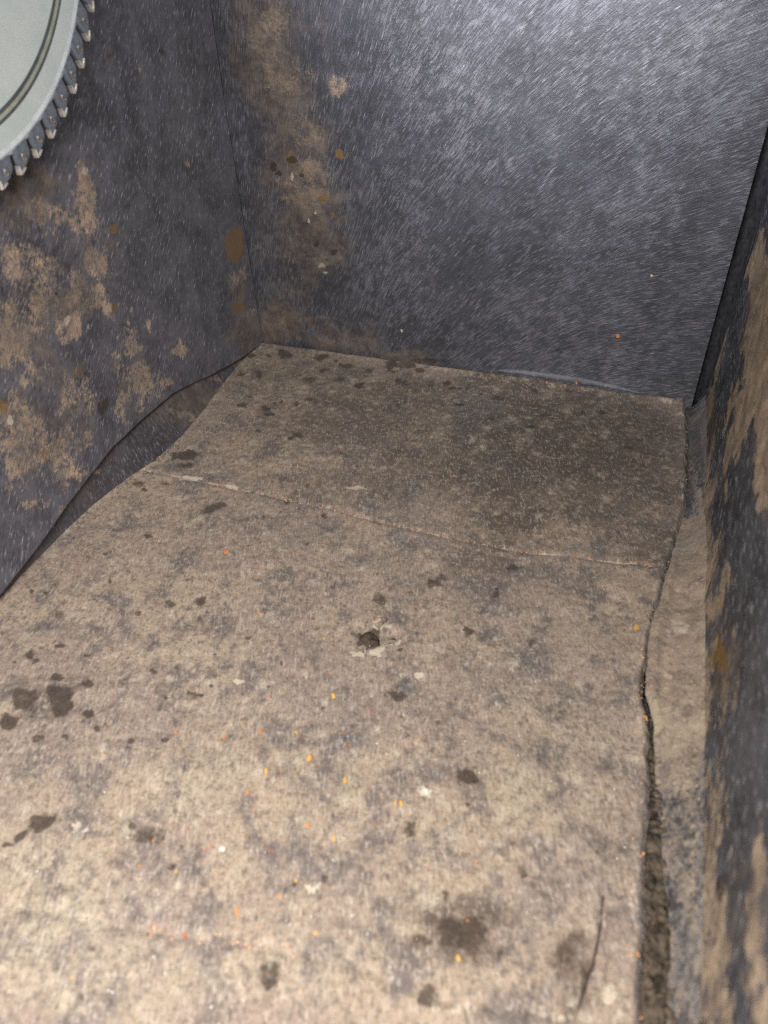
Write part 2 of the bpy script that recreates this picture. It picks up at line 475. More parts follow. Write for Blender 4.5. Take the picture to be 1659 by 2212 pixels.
A['dark'] = S([(218, 882, 15, 24, .85), (243, 120, 14, 14, .45), (350, 112, 8, 9, .55), (120, 635, 5, 6, .9), (185, 960, 12, 10, .3), (500, 430, 20, 30, .25), (222, 860, 10, 8, .5)], 44, wob=.4)
A['pale'] = S([(145, 690, 8, 16, 1.0), (185, 370, 9, 16, .55), (190, 500, 7, 9, .6), (22, 905, 8, 16, .8), (190, 705, 5, 9, .6), (200, 575, 8, 35, .35, -20)], 45, wob=.3)
left = slab('left_panel', G, (-0.007, 0, 0), M_left, box, O, A)
tag(left, 'dark side panel blotched with tan mud under the saw blade')

# ---- right panel (x = WX); a black joint is left open between it and the back panel
ye = hit(1520, 760, 0, WX)[1]
ys = np.concatenate([np.linspace(YF, -0.5, 40), np.linspace(-0.5, 0.055, 560)[1:]])
tt = np.concatenate([np.linspace(0, 0.5, 330), np.linspace(0.5, 1, 100)[1:]])
Yg, T = np.meshgrid(ys, tt, indexing='ij')
Zr = -0.004 + (HT + 0.004) * T
Yr = Yg
Xr = WX + 0.0035 * (fbm(Yr, Zr, 11, 61, 3) - .5) - 0.004 * np.exp(-Zr / 0.012)
G = np.stack([Xr, Yr, Zr], -1)
Pr = G.reshape(-1, 3)
A = zero(len(Pr))
S = lambda spots, seed, **kw: stains(Pr, (1, 2), 0, WX, spots, seed, **kw)
A['film'] = S([(1530, 950, 30, 120, .8), (1640, 700, 40, 200, .5), (1560, 1440, 40, 90, .8), (1560, 1960, 30, 80, .5), (1620, 2000, 50, 150, .5), (1540, 1800, 40, 60, .3)], 71, wob=.6, wscale=40)
A['dirt'] = S([(1650, 640, 36, 130, .95), (1635, 780, 44, 130, 1.0), (1600, 890, 26, 80, .78, 12), (1575, 960, 12, 60, .7, 10), (1650, 930, 28, 120, .92),
               (1648, 1050, 12, 70, .8), (1570, 1050, 8, 50, .5), (1530, 900, 9, 90, .5, 12), (1555, 770, 8, 80, .5, 10), (1525, 1000, 8, 70, .5), (1570, 1250, 12, 45, .7, 10),
               (1545, 1330, 12, 55, .62, 10), (1535, 1180, 10, 60, .45), (1560, 1500, 26, 60, .5), (1585, 1380, 6, 30, .5), (1640, 1840, 14, 100, .66),
               (1625, 1980, 30, 90, .52), (1540, 1960, 26, 90, .56), (1560, 2060, 36, 80, .56), (1640, 2080, 40, 90, .62), (1560, 2160, 60, 60, .5), (1500, 2040, 20, 110, .58),
               (1490, 2150, 26, 70, .55), (1650, 2180, 40, 60, .55), (1520, 1830, 30, 60, .42), (1480, 1980, 14, 90, .55), (1500, 1620, 12, 90, .5)], 72)
foot = 1.15 * np.exp(-np.clip(Pr[:, 2], 0, 1) / 0.028) * np.clip(fbm(Pr[:, 1], Pr[:, 2], 45, 76, 4) * 3.0 - 1.0, 0, 1)
A['dirt'] = np.maximum(A['dirt'], foot * smooth(-0.05, -0.1, Pr[:, 1]))
A['rust'] = S([(1563, 1435, 22, 60, .8), (1655, 640, 10, 30, .3), (1560, 1560, 14, 40, .4)], 73)
A['dark'] = S([(1560, 1900, 18, 40, .5), (1575, 2100, 20, 40, .4), (1655, 1010, 5, 14, .5), (1570, 880, 5, 60, .3), (1600, 700, 5, 60, .3)], 74)
A['pale'] = S([(1600, 900, 8, 20, .35), (1640, 820, 10, 40, .3), (1635, 1870, 8, 40, .4)], 75)
right = slab('right_panel', G, (0.007, 0, 0), M_right, box, O, A)
tag(right, 'right side panel with long tan mud smears')

# ---- added strip in the back/right corner joint; its dark colour stands for shade
zc = np.linspace(-0.008, HT, 200)
ZC, SC2 = np.meshgrid(zc, np.linspace(0, 1, 24), indexing='ij')
wc = 0.006 + 0.010 * smooth(0.0, 0.2, ZC) + 0.002 * (fbm(ZC, ZC * 0, 40, 191, 3) - .5)
XC = 0.3590 + 0.0125 * SC2 ** 0.75
YC = 0.0105 - (wc + 0.008) * SC2 ** 2.2 + 0.0012 * (fbm(ZC, SC2 * .02, 60, 192, 3) - .5)
slab('corner_shade_strip', np.stack([XC, YC, ZC], -1), (0.0015, 0.002, 0), M_joint_shade, box, O, {})

# ---- under floor
bm = bmesh.new()
bmesh.ops.create_grid(bm, x_segments=40, y_segments=80, size=1)
for v in bm.verts:
    v.co = Vector(((v.co.x * 0.5 + 0.5) * (WX + 0.06) - 0.03, YF + (v.co.y * 0.5 + 0.5) * (0.02 - YF), -0.012)) - Vector(O)
bmesh.ops.solidify(bm, geom=bm.faces[:], thickness=0.008)
obj_bm('base_panel', bm, M_base, box)

# ------------------------------------------------------------------ THE MAT (loose in the box)
bl = [(562, 739), (532, 766), (500, 800), (470, 836), (430, 893), (385, 943), (330, 995), (280, 1025), (190, 1090), (110, 1165), (35, 1238), (0, 1276)]
br = [(1478, 852), (1487, 940), (1485, 1080), (1452, 1210), (1403, 1375), (1391, 1500), (1404, 1580), (1406, 1700), (1400, 1800), (1395, 2000), (1385, 2212)]
BL = np.array([hit(x, y, 2, 0.0)[:2] for x, y in bl])
BR = np.array([hit(x, y, 2, 0.0)[:2] for x, y in br])
lys, lxs = np.concatenate([[YF], BL[::-1, 1]]), np.concatenate([[BL[-1, 0] - 0.002], BL[::-1, 0]])
rys, rxs = np.concatenate([[YF], BR[::-1, 1]]), np.concatenate([[BR[-1, 0]], BR[::-1, 0]])
bk = [(562, 739), (640, 741), (720, 747), (850, 772), (930, 782), (1090, 808), (1250, 832), (1380, 852), (1478, 854)]
BK = np.array([hit(x, y, 2, 0.0)[:2] for x, y in bk])
BK[:, 1] = np.minimum(BK[:, 1], -0.001)
nu, nv = 560, 700
u = np.linspace(0, 1, nu)
vv = np.concatenate([np.linspace(0, 0.60, 640), np.linspace(0.60, 1, 61)[1:]])
U, Vv = np.meshgrid(u, vv, indexing='ij')
yb = np.interp(U * 0.36, BK[:, 0], BK[:, 1])
Ym = yb + (YF + 0.02 - yb) * Vv
xl, xr = np.interp(Ym, lys, lxs), np.interp(Ym, rys, rxs)
rag = lambda seed: 0.0022 * (fbm(Ym, Ym * 0 + seed, 130, seed, 4) - .5)
xl, xr = xl + rag(81), xr + rag(82) * 1.6
Xm = xl + (xr - xl) * U
edge = np.minimum(np.minimum(Xm - xl, xr - Xm), yb - Ym)
fx, fy = Xm.ravel(), Ym.ravel()


def fpts(pts):
    return [tuple(hit(*p, 2, 0)[:2]) for p in pts]


crease = fpts([(300, 1015), (350, 1023), (400, 1033), (510, 1056), (620, 1078), (740, 1102), (860, 1135), (980, 1162), (1130, 1190), (1300, 1212), (1455, 1226)])
crease2 = fpts([(0, 1945), (60, 1962), (140, 1978), (390, 2020), (520, 2036), (760, 2085), (960, 2160), (1180, 2192), (1380, 2215)])
crackl = fpts([(1303, 1935), (1299, 1975), (1296, 2010), (1288, 2050), (1283, 2080), (1270, 2110), (1262, 2140), (1252, 2175), (1250, 2205)])
tear = fpts([(775, 1360), (790, 1372), (812, 1385), (838, 1380), (850, 1372)])
dc, dc2 = polyline_dist(fx, fy, crease).reshape(U.shape), polyline_dist(fx, fy, crease2).reshape(U.shape)
dk, dt = polyline_dist(fx, fy, crackl).reshape(U.shape), polyline_dist(fx, fy, tear).reshape(U.shape)
lump = 0.0042 * (fbm(Xm, Ym, 16, 91, 3) - .5) + 0.0022 * (fbm(Xm, Ym, 70, 92, 3) - .5)
Zm = lump - 0.0006 * np.exp(-(dc / 0.0016) ** 2) + 0.0003 * np.exp(-((dc - 0.004) / 0.003) ** 2) - 0.0008 * np.exp(-(dc2 / 0.002) ** 2)
Zm -= 0.0012 * np.exp(-(dk / 0.0008) ** 2)
Zm += -0.004 * np.exp(-(dt / 0.0028) ** 2) + 0.0009 * np.exp(-((dt - 0.006) / 0.0025) ** 2) * fbm(Xm, Ym, 160, 95, 3)
Zm *= smooth(0, 0.012, edge)
rim = np.exp(-((edge - 0.004) / 0.0025) ** 2)
Zm += 0.0014 * rim * (0.5 + fbm(Xm, Ym, 45, 93, 2)) - 0.003 * (1 - smooth(0, 0.0025, edge))
G = np.stack([Xm, Ym, Zm], -1)
Pf = G.reshape(-1, 3)
S = lambda spots, seed, **kw: stains(Pf, (0, 1), 2, 0.0, spots, seed, **kw)
A = {}
A['bare'] = S([(1000, 890, 130, 60, .62), (860, 900, 60, 30, .5), (780, 970, 90, 30, .5), (1120, 1040, 110, 60, .55), (870, 1060, 60, 60, .5), (1000, 1000, 80, 50, .4), (1330, 1080, 120, 70, .45),
               (620, 1150, 120, 45, .42), (740, 1150, 90, 50, .48), (880, 1210, 150, 55, .6), (1060, 1250, 90, 40, .45), (1000, 1420, 70, 60, .5), (860, 1510, 80, 60, .55),
               (1120, 1470, 120, 100, .6), (1260, 1200, 120, 40, .45), (650, 1600, 140, 70, .5), (700, 1700, 130, 90, .5), (520, 1650, 110, 60, .42), (300, 1560, 120, 70, .32), (560, 1480, 150, 60, .35),
               (640, 1860, 180, 90, .42), (120, 2050, 100, 40, .55), (300, 2040, 140, 60, .35), (560, 1960, 120, 70, .42), (900, 1960, 120, 70, .3), (1080, 2110, 120, 60, .3), (260, 2150, 160, 60, .3),
               (780, 2160, 130, 50, .35), (1390, 1850, 16, 260, .75), (1380, 2120, 16, 120, .7), (1392, 1480, 10, 60, .6), (1170, 1640, 110, 70, .4), (1250, 1780, 110, 60, .35)], 101, wob=.6, wscale=50)
A['dark'] = S([(797, 1378, 30, 26, .9), (820, 1293, 18, 16, .62), (935, 1256, 30, 14, .6), (905, 1140, 14, 7, .4), (1012, 1365, 15, 9, .68), (862, 1507, 27, 14, .7), (850, 1490, 20, 14, .4), (1010, 1684, 29, 25, .82),
               (888, 1785, 26, 25, .75), (1000, 2010, 90, 65, .68), (910, 2030, 26, 20, .6), (1040, 2070, 60, 30, .5), (585, 2110, 26, 36, .62), (925, 2150, 28, 30, .6), (1240, 2040, 28, 40, .48), (1262, 2110, 24, 60, .5),
               (960, 1935, 12, 14, .6), (1130, 1880, 22, 18, .4), (85, 1775, 34, 20, .85, -20), (45, 1805, 22, 10, .85, -35), (20, 1825, 18, 7, .7), (128, 1505, 36, 32, .85), (140, 1530, 30, 24, .8), (55, 1515, 40, 36, .78),
               (20, 1560, 30, 22, .8), (120, 1465, 14, 12, .8), (190, 1545, 14, 12, .75), (195, 1480, 16, 10, .6), (65, 1415, 15, 16, .72), (75, 1430, 14, 9, .6), (335, 1455, 14, 13, .7), (310, 1805, 40, 20, .52), (350, 1800, 20, 25, .45),
               (435, 1298, 15, 12, .65), (365, 1303, 16, 10, .55), (462, 1098, 34, 14, .66, -8), (402, 983, 32, 12, .75, -5), (395, 1005, 30, 8, .55), (300, 1046, 22, 8, .55), (350, 1043, 16, 7, .55), (128, 1325, 18, 12, .45),
               (70, 1278, 8, 6, .6), (97, 1280, 12, 6, .6), (80, 1595, 16, 10, .6), (145, 1592, 14, 8, .7), (425, 1845, 14, 12, .45), (372, 1868, 10, 10, .6), (440, 1905, 16, 12, .4), (120, 2050, 16, 8, .4), (195, 2050, 14, 7, .55),
               (620, 766, 20, 9, .6), (690, 772, 22, 9, .7), (770, 752, 30, 14, .85), (850, 788, 22, 10, .85), (735, 822, 14, 8, .6), (772, 835, 14, 7, .7), (670, 820, 24, 9, .5), (660, 965, 12, 6, .3), (638, 872, 10, 7, .6), (592, 872, 8, 5, .6),
               (580, 770, 10, 5, .6), (560, 930, 9, 6, .7), (644, 940, 11, 6, .7), (572, 884, 12, 6, .65), (607, 868, 8, 5, .55), (524, 875, 12, 6, .7), (880, 790, 22, 9, .65), (905, 800, 12, 6, .5), (860, 873, 8, 6, .7), (810, 955, 22, 8, .4),
               (1000, 1020, 12, 7, .45), (1155, 845, 14, 7, .5), (1070, 860, 22, 5, .6), (920, 955, 14, 7, .3), (1300, 990, 10, 6, .4), (1210, 2080, 30, 50, .5), (1160, 1045, 6, 5, .6), (560, 805, 10, 5, .6), (500, 950, 10, 6, .3), (1105, 1225, 24, 10, .5), (720, 1265, 12, 7, .35),
               (190, 1205, 14, 6, .45), (225, 1235, 10, 5, .35), (1065, 1290, 8, 6, .5), (1035, 1135, 8, 6, .4), (800, 800, 12, 7, .55), (700, 800, 14, 6, .6), (930, 830, 10, 5, .5), (750, 790, 16, 6, .5)], 102, wob=.36, wscale=110)
rs2 = random.Random(21)
more = []
for _ in range(46):
    more.append((rs2.uniform(520, 1450), rs2.triangular(745, 1000, 770), rs2.uniform(5, 15), rs2.uniform(3, 7), rs2.uniform(.45, .8)))
for _ in range(44):
    yy_ = rs2.uniform(980, 1620)
    more.append((rs2.uniform(max(20, 1250 - yy_), 700), yy_, rs2.uniform(4, 13), rs2.uniform(3, 9), rs2.uniform(.4, .7)))
for _ in range(50):
    more.append((rs2.uniform(60, 1350), rs2.uniform(1250, 2180), rs2.uniform(4, 16), rs2.uniform(4, 13), rs2.uniform(.3, .6)))
A['dark'] = np.maximum(A['dark'], S(more, 107, wob=.4, wscale=110))
A['rust'] = S([(245, 1265, 20, 18, .5), (470, 1010, 20, 10, .25), (365, 1305, 16, 12, .3), (845, 1688, 28, 16, .25), (1010, 1684, 26, 22, .3)], 103)
A['pale'] = S([(842, 1391, 30, 15, 1.1, -15), (812, 1412, 20, 9, .8), (775, 1412, 14, 10, .8), (825, 1350, 18, 18, .62), (1105, 1430, 60, 40, .42), (1065, 1410, 24, 30, .4), (1150, 1480, 50, 60, .36), (515, 1475, 12, 7, .9), (482, 1836, 10, 8, .95), (905, 1462, 10, 9, .7),
               (875, 1462, 16, 10, .4), (920, 1714, 11, 11, .95), (170, 1790, 20, 14, .55), (672, 1922, 22, 18, .6), (125, 1955, 40, 22, .45), (1335, 2150, 50, 40, .5), (1370, 1950, 26, 40, .42), (300, 1845, 16, 14, .42), (215, 1850, 14, 10, .4),
               (770, 1052, 20, 7, .6), (500, 1052, 22, 6, .65), (415, 1034, 30, 5, .7), (640, 1010, 10, 6, .4), (350, 1170, 16, 8, .45), (180, 1310, 8, 7, .7), (990, 2180, 150, 10, .4), (1200, 2195, 150, 14, .45), (650, 1980, 30, 20, .4),
               (760, 1940, 40, 18, .3), (1310, 1660, 30, 16, .3), (550, 740, 20, 3, .5), (70, 1650, 40, 20, .3), (60, 1870, 60, 30, .35), (1140, 830, 16, 9, .4), (1280, 860, 20, 8, .3), (1440, 865, 20, 10, .45), (1450, 905, 16, 10, .35), (560, 1690, 50, 14, .3)], 104, wob=.5, wscale=120)
A['pale'] = np.maximum(A['pale'], (0.62 * np.exp(-(dc / 0.0013) ** 2) * np.clip(fbm(Xm, Ym, 90, 111, 3) * 2 - .45, 0, 1)).ravel())
A['pale'] = np.maximum(A['pale'], (0.45 * np.exp(-(dc2 / 0.002) ** 2) * np.clip(fbm(Xm, Ym, 60, 112, 3) * 2 - .6, 0, 1)).ravel())
A['pale'] = np.maximum(A['pale'], (0.42 * np.exp(-((edge - 0.003) / 0.0018) ** 2) * np.clip(fbm(Xm, Ym, 40, 113, 3) * 2 - .5, 0, 1)).ravel())
corner = polyline_dist(fx, fy, fpts([(470, 832), (500, 800), (532, 766), (562, 740), (640, 742), (720, 748)])).reshape(U.shape)
A['pale'] = np.maximum(A['pale'], (0.75 * np.exp(-(corner / 0.0016) ** 2) * np.clip(fbm(Xm, Ym, 60, 114, 3) * 1.6 - .1, 0, 1)).ravel())
A['brown'] = S([(640, 830, 180, 80, .5), (1000, 1000, 200, 130, .95), (1250, 950, 280, 140, 1.0), (820, 880, 240, 90, .75), (600, 900, 120, 90, .4), (1000, 2005, 110, 85, .95), (1245, 2090, 50, 95, .85), (100, 1510, 120, 70, .5), (905, 2035, 40, 30, .6), (590, 2110, 40, 50, .6), (1010, 1685, 45, 40, .5), (1100, 830, 300, 50, .9), (880, 950, 200, 60, .6), (1330, 1080, 150, 100, .8), (760, 1030, 200, 50, .5), (1380, 1180, 100, 60, .7)], 105, wob=.5, wscale=30)
A['yellow'] = S([(60, 1880, 160, 150, .9), (150, 2100, 200, 120, .7), (400, 1700, 160, 70, .5), (1250, 1580, 170, 90, .5), (1240, 1450, 90, 60, .4), (700, 2080, 200, 100, .5), (450, 2080, 150, 80, .4), (1150, 1720, 150, 60, .5), (1180, 1330, 200, 60, .4)], 106, wob=.5, wscale=30)
dk = np.abs(dk + 0.0014 * (fbm(Xm, Ym, 140, 122, 3) - .5))
A['crack'] = (np.exp(-(dk / 0.0006) ** 2) * np.clip(fbm(Xm, Ym, 70, 121, 3) * 2.2 - .25, 0, 1)).ravel()
A['crack'] = np.maximum(A['crack'], (0.9 * np.exp(-(dt / 0.0013) ** 2)).ravel())
matroot = thing('floor_mat', (0.18, -0.35, 0.0), 'tan mud caked floor mat with creases and a torn spot, lying in the box', 'mat')
MO = np.array(matroot.location)
slab('mat_sheet', G, (0, 0, -0.0065), M_floor, matroot, MO, A)
mz_y, mz_x, mz = Ym, Xm, Zm


def mat_z(x, y):
    j = np.argmin(np.abs(mz_y[nu // 2] - y))
    i = np.argmin(np.abs(mz_x[:, j] - x))
    return float(mz[i, j])


# torn flap round the hole: frayed upright scraps
M_scrap = simple('frayed_felt', (0.40, 0.33, 0.25), 0.9, var=0.4, scale=300, bump=0.5, spec=0.2)
M_plug = simple('wet_mud', (0.060, 0.041, 0.026), 0.7, var=0.5, scale=300, bump=0.9, spec=0.35)
c = hit(797, 1380, 2, 0)
bm = bmesh.new()
bmesh.ops.create_icosphere(bm, subdivisions=4, radius=1)
for v in bm.verts:
    p = v.co
    k = 1 + 0.5 * (float(fbm(np.array([p.x * .01]), np.array([p.y * .01 + p.z * .007]), 150, 5, 4)[0]) - .5) * 2
    v.co = Vector((c[0] - MO[0] + p.x * 0.0058 * k, c[1] - MO[1] + p.y * 0.0055 * k, -0.0016 + p.z * 0.0026 * k))
obj_bm('mud_plug', bm, M_plug, matroot)
for (px, py, ln, wd, yaw, lift) in ((838, 1388, .0105, .0052, 0.25, .30), (822, 1352, .007, .004, 1.0, .45), (776, 1408, .006, .0038, 3.6, .3), (845, 1372, .007, .0012, 0.45, .6), (790, 1352, .0045, .0014, 1.5, 1.0)):
    p = hit(px, py, 2, 0)
    bm = bmesh.new()
    prev = None
    nseg = 8
    rows = []
    for k in range(nseg + 1):
        t = k / nseg
        hw = wd * (0.5 - 0.38 * t) * (1 + 0.35 * random.uniform(-1, 1))
        q = Vector((t * ln, 0, math.sin(t * 1.6) * ln * lift * 0.5 + 0.0006))
        rows.append([bm.verts.new(q + Vector((0, s * hw, 0.0004 * random.uniform(-1, 1)))) for s in (-1, 0, 1)])
    for a, b in zip(rows[:-1], rows[1:]):
        for k in range(2):
            bm.faces.new((a[k], a[k + 1], b[k + 1], b[k]))
    bmesh.ops.solidify(bm, geom=bm.faces[:], thickness=0.0005)
    bmesh.ops.transform(bm, matrix=Matrix.Translation(Vector((p[0] - MO[0], p[1] - MO[1], mat_z(p[0], p[1])))) @ Matrix.Rotation(yaw, 4, 'Z') @ Matrix.Translation(Vector((-ln * .4, 0, 0))), verts=bm.verts[:])
    obj_bm('frayed_scrap', bm, M_scrap, matroot)

# ------------------------------------------------------------------ liner strips of the box
# left: a felt cove from behind the panel's lower edge down to the mat
n1, n2 = 420, 40
yy = np.linspace(-0.40, -0.004, n1)
s = np.linspace(0, 1, n2)
Ys, Ss = np.meshgrid(yy, s, indexing='ij')
z0 = np.interp(Ys, LWy, LWz) + 0.002
x1 = np.interp(Ys, lys, lxs) + 0.004
xs_ = -0.0035 + (x1 + 0.0035) * Ss
zs_ = z0 + (-0.0035 - z0) * Ss ** 0.8 + 0.0042 * (fbm(Ys, Ss * 0.02, 55, 131, 4) - .5) * np.sin(np.pi * np.clip(Ss, 0, 1))
G = np.stack([xs_, Ys, zs_], -1)
Ps = G.reshape(-1, 3)
A = zero(len(Ps))
S = lambda spots, seed, **kw: stains(Ps, (1, 2), 0, 0.004, spots, seed, **kw)
A['film'] = S([(440, 850, 70, 40, .9), (350, 900, 60, 30, .6), (250, 990, 60, 20, .4), (180, 1060, 60, 25, .8), (520, 770, 40, 30, 1.)], 141, wob=.5)
A['dirt'] = S([(400, 895, 20, 20, .55), (470, 820, 40, 20, .5), (205, 1020, 40, 8, .5), (130, 1100, 50, 10, .5)], 142)
A['rust'] = S([(460, 850, 20, 12, .5), (325, 1010, 14, 14, .5)], 143)
ls = slab('liner_strip', G, (-0.001, 0, -0.002), M_strip, box, O, A)

# right: cove from the panel down to the mat; its inner edge turns up as a mud caked flap, then draws back and opens the gap
ri = [(1483, 852), (1490, 940), (1489, 1080), (1452, 1215), (1408, 1370), (1396, 1500), (1418, 1570), (1428, 1700), (1440, 1800), (1452, 1900), (1462, 2000), (1455, 2212)]
RI = np.array([hit(x, y, 2, 0.0015)[:2] for x, y in ri])
riy, rix = np.concatenate([[YF], RI[::-1, 1]]), np.concatenate([[RI[-1, 0]], RI[::-1, 0]])
n1, n2 = 520, 44
yy = np.linspace(-0.52, -0.006, n1)
Ys, Ss = np.meshgrid(yy, np.linspace(0, 1, n2), indexing='ij')
xi = np.interp(Ys, riy, rix) + 0.0022 * (fbm(Ys, Ys * 0, 120, 151, 4) - .5) - 0.0012
over = smooth(-0.335, -0.29, Ys) * (1 - smooth(-0.20, -0.15, Ys))
ztop = 0.012 + 0.004 * (fbm(Ys, Ys * 0 + 3, 30, 152, 3) - .5)
zin = -0.004 + 0.0075 * over + 0.002 * (fbm(Ys, Ys * 0 + 5, 80, 153, 3) - .5)
Xs = xi + (WX - 0.001 - xi) * Ss
Zs = zin + (ztop - zin) * Ss ** 2.2 + 0.0075 * (fbm(Xs, Ys, 60, 154, 4) - .5) * np.sin(np.pi * Ss) ** 0.7 + 0.0022 * over * np.exp(-((Ss - .12) / .12) ** 2)
G = np.stack([Xs, Ys, Zs], -1)
Pq = G.reshape(-1, 3)
A = zero(len(Pq))
S = lambda spots, seed, **kw: stains(Pq, (0, 1), 2, 0.003, spots, seed, **kw)
yq = Pq[:, 1]
nq_ = fbm(Pq[:, 0], yq, 60, 165, 4)
A['dirt'] = smooth(-0.130, -0.155, yq) * (1.0 - 0.55 * smooth(-0.29, -0.33, yq)) * np.clip(0.35 + 1.5 * nq_, 0, 1.2)
A['film'] = S([(1500, 920, 30, 70, .9), (1500, 1000, 25, 50, .7), (1470, 1400, 60, 200, .6), (1470, 1720, 30, 120, .6)], 162)
A['pale'] = S([(1470, 1365, 26, 16, .5), (1440, 1470, 20, 40, .4), (1455, 1730, 6, 10, .9)], 163)
A['dark'] = S([(1480, 1560, 18, 30, .45), (1450, 1640, 8, 40, .5), (1500, 870, 12, 40, .5), (1430, 1800, 10, 60, .5)], 164)
rs_ = slab('liner_strip', G, (0.0004, 0, -0.0022), M_flap, box, O, A)
tag(rs_, 'mud caked liner strip along the right panel')

# pale folded hem at the foot of the back panel
hem = [(1075, 800), (1130, 806), (1190, 815), (1260, 826), (1330, 838), (1385, 849)]
H = np.array([hit(x, y, 1, -0.004) for x, y in hem])
hx = np.linspace(H[0, 0], H[-1, 0], 120)
hz = np.interp(hx, H[:, 0], H[:, 2])
wd = 0.0050 * np.sin(np.linspace(0, np.pi, 120)) ** 0.6 + 0.0006
Sg = np.linspace(0, 1, 14)
HX, SS = np.meshgrid(hx, Sg, indexing='ij')
HZ = hz[:, None] + wd[:, None] * (0.5 - SS)
HY = -0.0032 - 0.0014 * np.sin(SS * np.pi * 0.9) + 0.0008 * (fbm(HX, HZ, 120, 171, 2) - .5)
G = np.stack([HX, HY, HZ], -1)
A = zero(G.shape[0] * G.shape[1])
A['film'] = np.full(G.shape[0] * G.shape[1], .25)
slab('hem', G, (0, 0.003, 0), M_lip, back, O, A)

# peg that carries the blade, far up the left panel (above the picture)
# ------------------------------------------------------------------ SAW BLADE
BA, BB = 0.0, math.radians(2)
P0 = np.array([0.0135, -0.16, 0.235])
nrm = np.array([math.cos(BA) * math.cos(BB), math.sin(BA) * math.cos(BB), math.sin(BB)])
uax = np.cross([0, 0, 1.0], nrm)
uax /= np.linalg.norm(uax)
vax = np.cross(nrm, uax)


def on_blade(pts):
    o = []
    for x, y in pts:
        x, y = x / 4.423 * 1659 / 1920, y / 4.423 * 1659 / 1920
        r = ray(x, y)
        Xw = CAM + r * (((P0 - CAM) @ nrm) / (r @ nrm)) - P0
        o.append((Xw @ uax, Xw @ vax))
    return np.array(o)


rimp = on_blade([(915, 60), (860, 300), (775, 540), (690, 820), (575, 1080), (445, 1310), (290, 1500), (110, 1680), (0, 1790)])
ringp = on_blade([(605, 0), (560, 210), (500, 440), (420, 660), (310, 900), (200, 1120), (90, 1310), (0, 1420)])
Am = np.r_[np.c_[2 * rimp, np.ones(len(rimp)), np.zeros(len(rimp))], np.c_[2 * ringp, np.zeros(len(ringp)), np.ones(len(ringp))]]
sol = np.linalg.lstsq(Am, np.r_[(rimp ** 2).sum(1), (ringp ** 2).sum(1)], rcond=None)[0]
cc = sol[:2]
R1, R2 = math.sqrt(sol[2] + cc @ cc), math.sqrt(sol[3] + cc @ cc)
BC = P0 + uax * cc[0] + vax * cc[1]
gul = on_blade([(860, 290), (775, 540), (690, 820), (575, 1080), (445, 1310), (290, 1500), (110, 1680)]) - cc
tipp = on_blade([(940, 700), (900, 960), (830, 1040), (700, 1310), (620, 1590), (370, 1780), (150, 1930), (10, 2180)]) - cc
gang = np.unwrap(np.arctan2(gul[:, 1], gul[:, 0]))
NT_ = int(round(2 * math.pi / abs(np.diff(gang).mean())))
pitch = 2 * math.pi / NT_
off = float(np.mean((gang - gang[0]) - np.arange(len(gang)) * -pitch) + gang[0])
RT = float(np.median(np.linalg.norm(tipp, axis=1)))

M_steel = None
n = NT('coated_steel')
ang = n.noise(60, 4, 0.6)
sc_ = n.noise(1.0, 3, 0.6, n.mapping((700, 90, 700), (0, 0, 0)))
n.L(n.mix(n.sstep(ang, 0.3, 0.7), (0.60, 0.655, 0.625), (0.67, 0.715, 0.68)), n.b.inputs['Base Color'])
n.b.inputs['Metallic'].default_value = 0.15
n.L(n.math('ADD', n.math('MULTIPLY', sc_, 0.2), 0.36), n.b.inputs['Roughness'])
n.L(n.bump(sc_, 0.12, 0.0006), n.b.inputs['Normal'])
M_steel = n.m
M_rim = simple('bare_steel_rim', (0.80, 0.85, 0.86), 0.35, 0.2, 0.12, 150)
M_tooth = simple('ground_steel', (0.22, 0.24, 0.27), 0.36, 0.45, 0.35, 260, bump=0.3)
M_tip = simple('carbide', (0.80, 0.72, 0.64), 0.30, 0.6, 0.3, 400)
M_mark = simple('worn_bronze', (0.42, 0.36, 0.30), 0.5, 0.4, 0.4, 500)
M_ring = simple('dark_paint_ring', (0.085, 0.095, 0.098), 0.45, 0.0, 0.2, 200)
M_line = simple('olive_paint_line', (0.36, 0.37, 0.29), 0.5, 0.0, 0.15, 200)
M_hole = simple('dark_recess', (0.02, 0.018, 0.016), 0.6)
M_peg = simple('iron', (0.2, 0.19, 0.18), 0.5, 0.8)

blade = thing('saw_blade', BC, 'pale grey circular saw blade with dark ring and olive line, against the left panel', 'saw blade')
blade.rotation_mode = 'QUATERNION'
blade.rotation_quaternion = Matrix((uax, vax, nrm)).transposed().to_quaternion()   # local x=u, y=v, z=out of the face
TH = 0.0011
HUB = 0.008


def annulus(r0, r1, z0, z1, seg=288, bevel=0.0):
    """closed flat ring between two radii, with an optional sloping outer shoulder"""
    bm = bmesh.new()
    prof = [(r0, z0), (r1, z0), (r1, z1 - bevel), (r1 - bevel * 2.2, z1), (r0, z1)] if bevel else [(r0, z0), (r1, z0), (r1, z1), (r0, z1)]
    rows = [[bm.verts.new((r * math.cos(a), r * math.sin(a), z)) for r, z in prof] for a in np.linspace(0, 2 * math.pi, seg, endpoint=False)]
    m = len(prof)
    for i in range(seg):
        a, b = rows[i], rows[(i + 1) % seg]
        for k in range(m):
            bm.faces.new((a[k], b[k], b[(k + 1) % m], a[(k + 1) % m]))
    bmesh.ops.recalc_face_normals(bm, faces=bm.faces[:])
    return bm


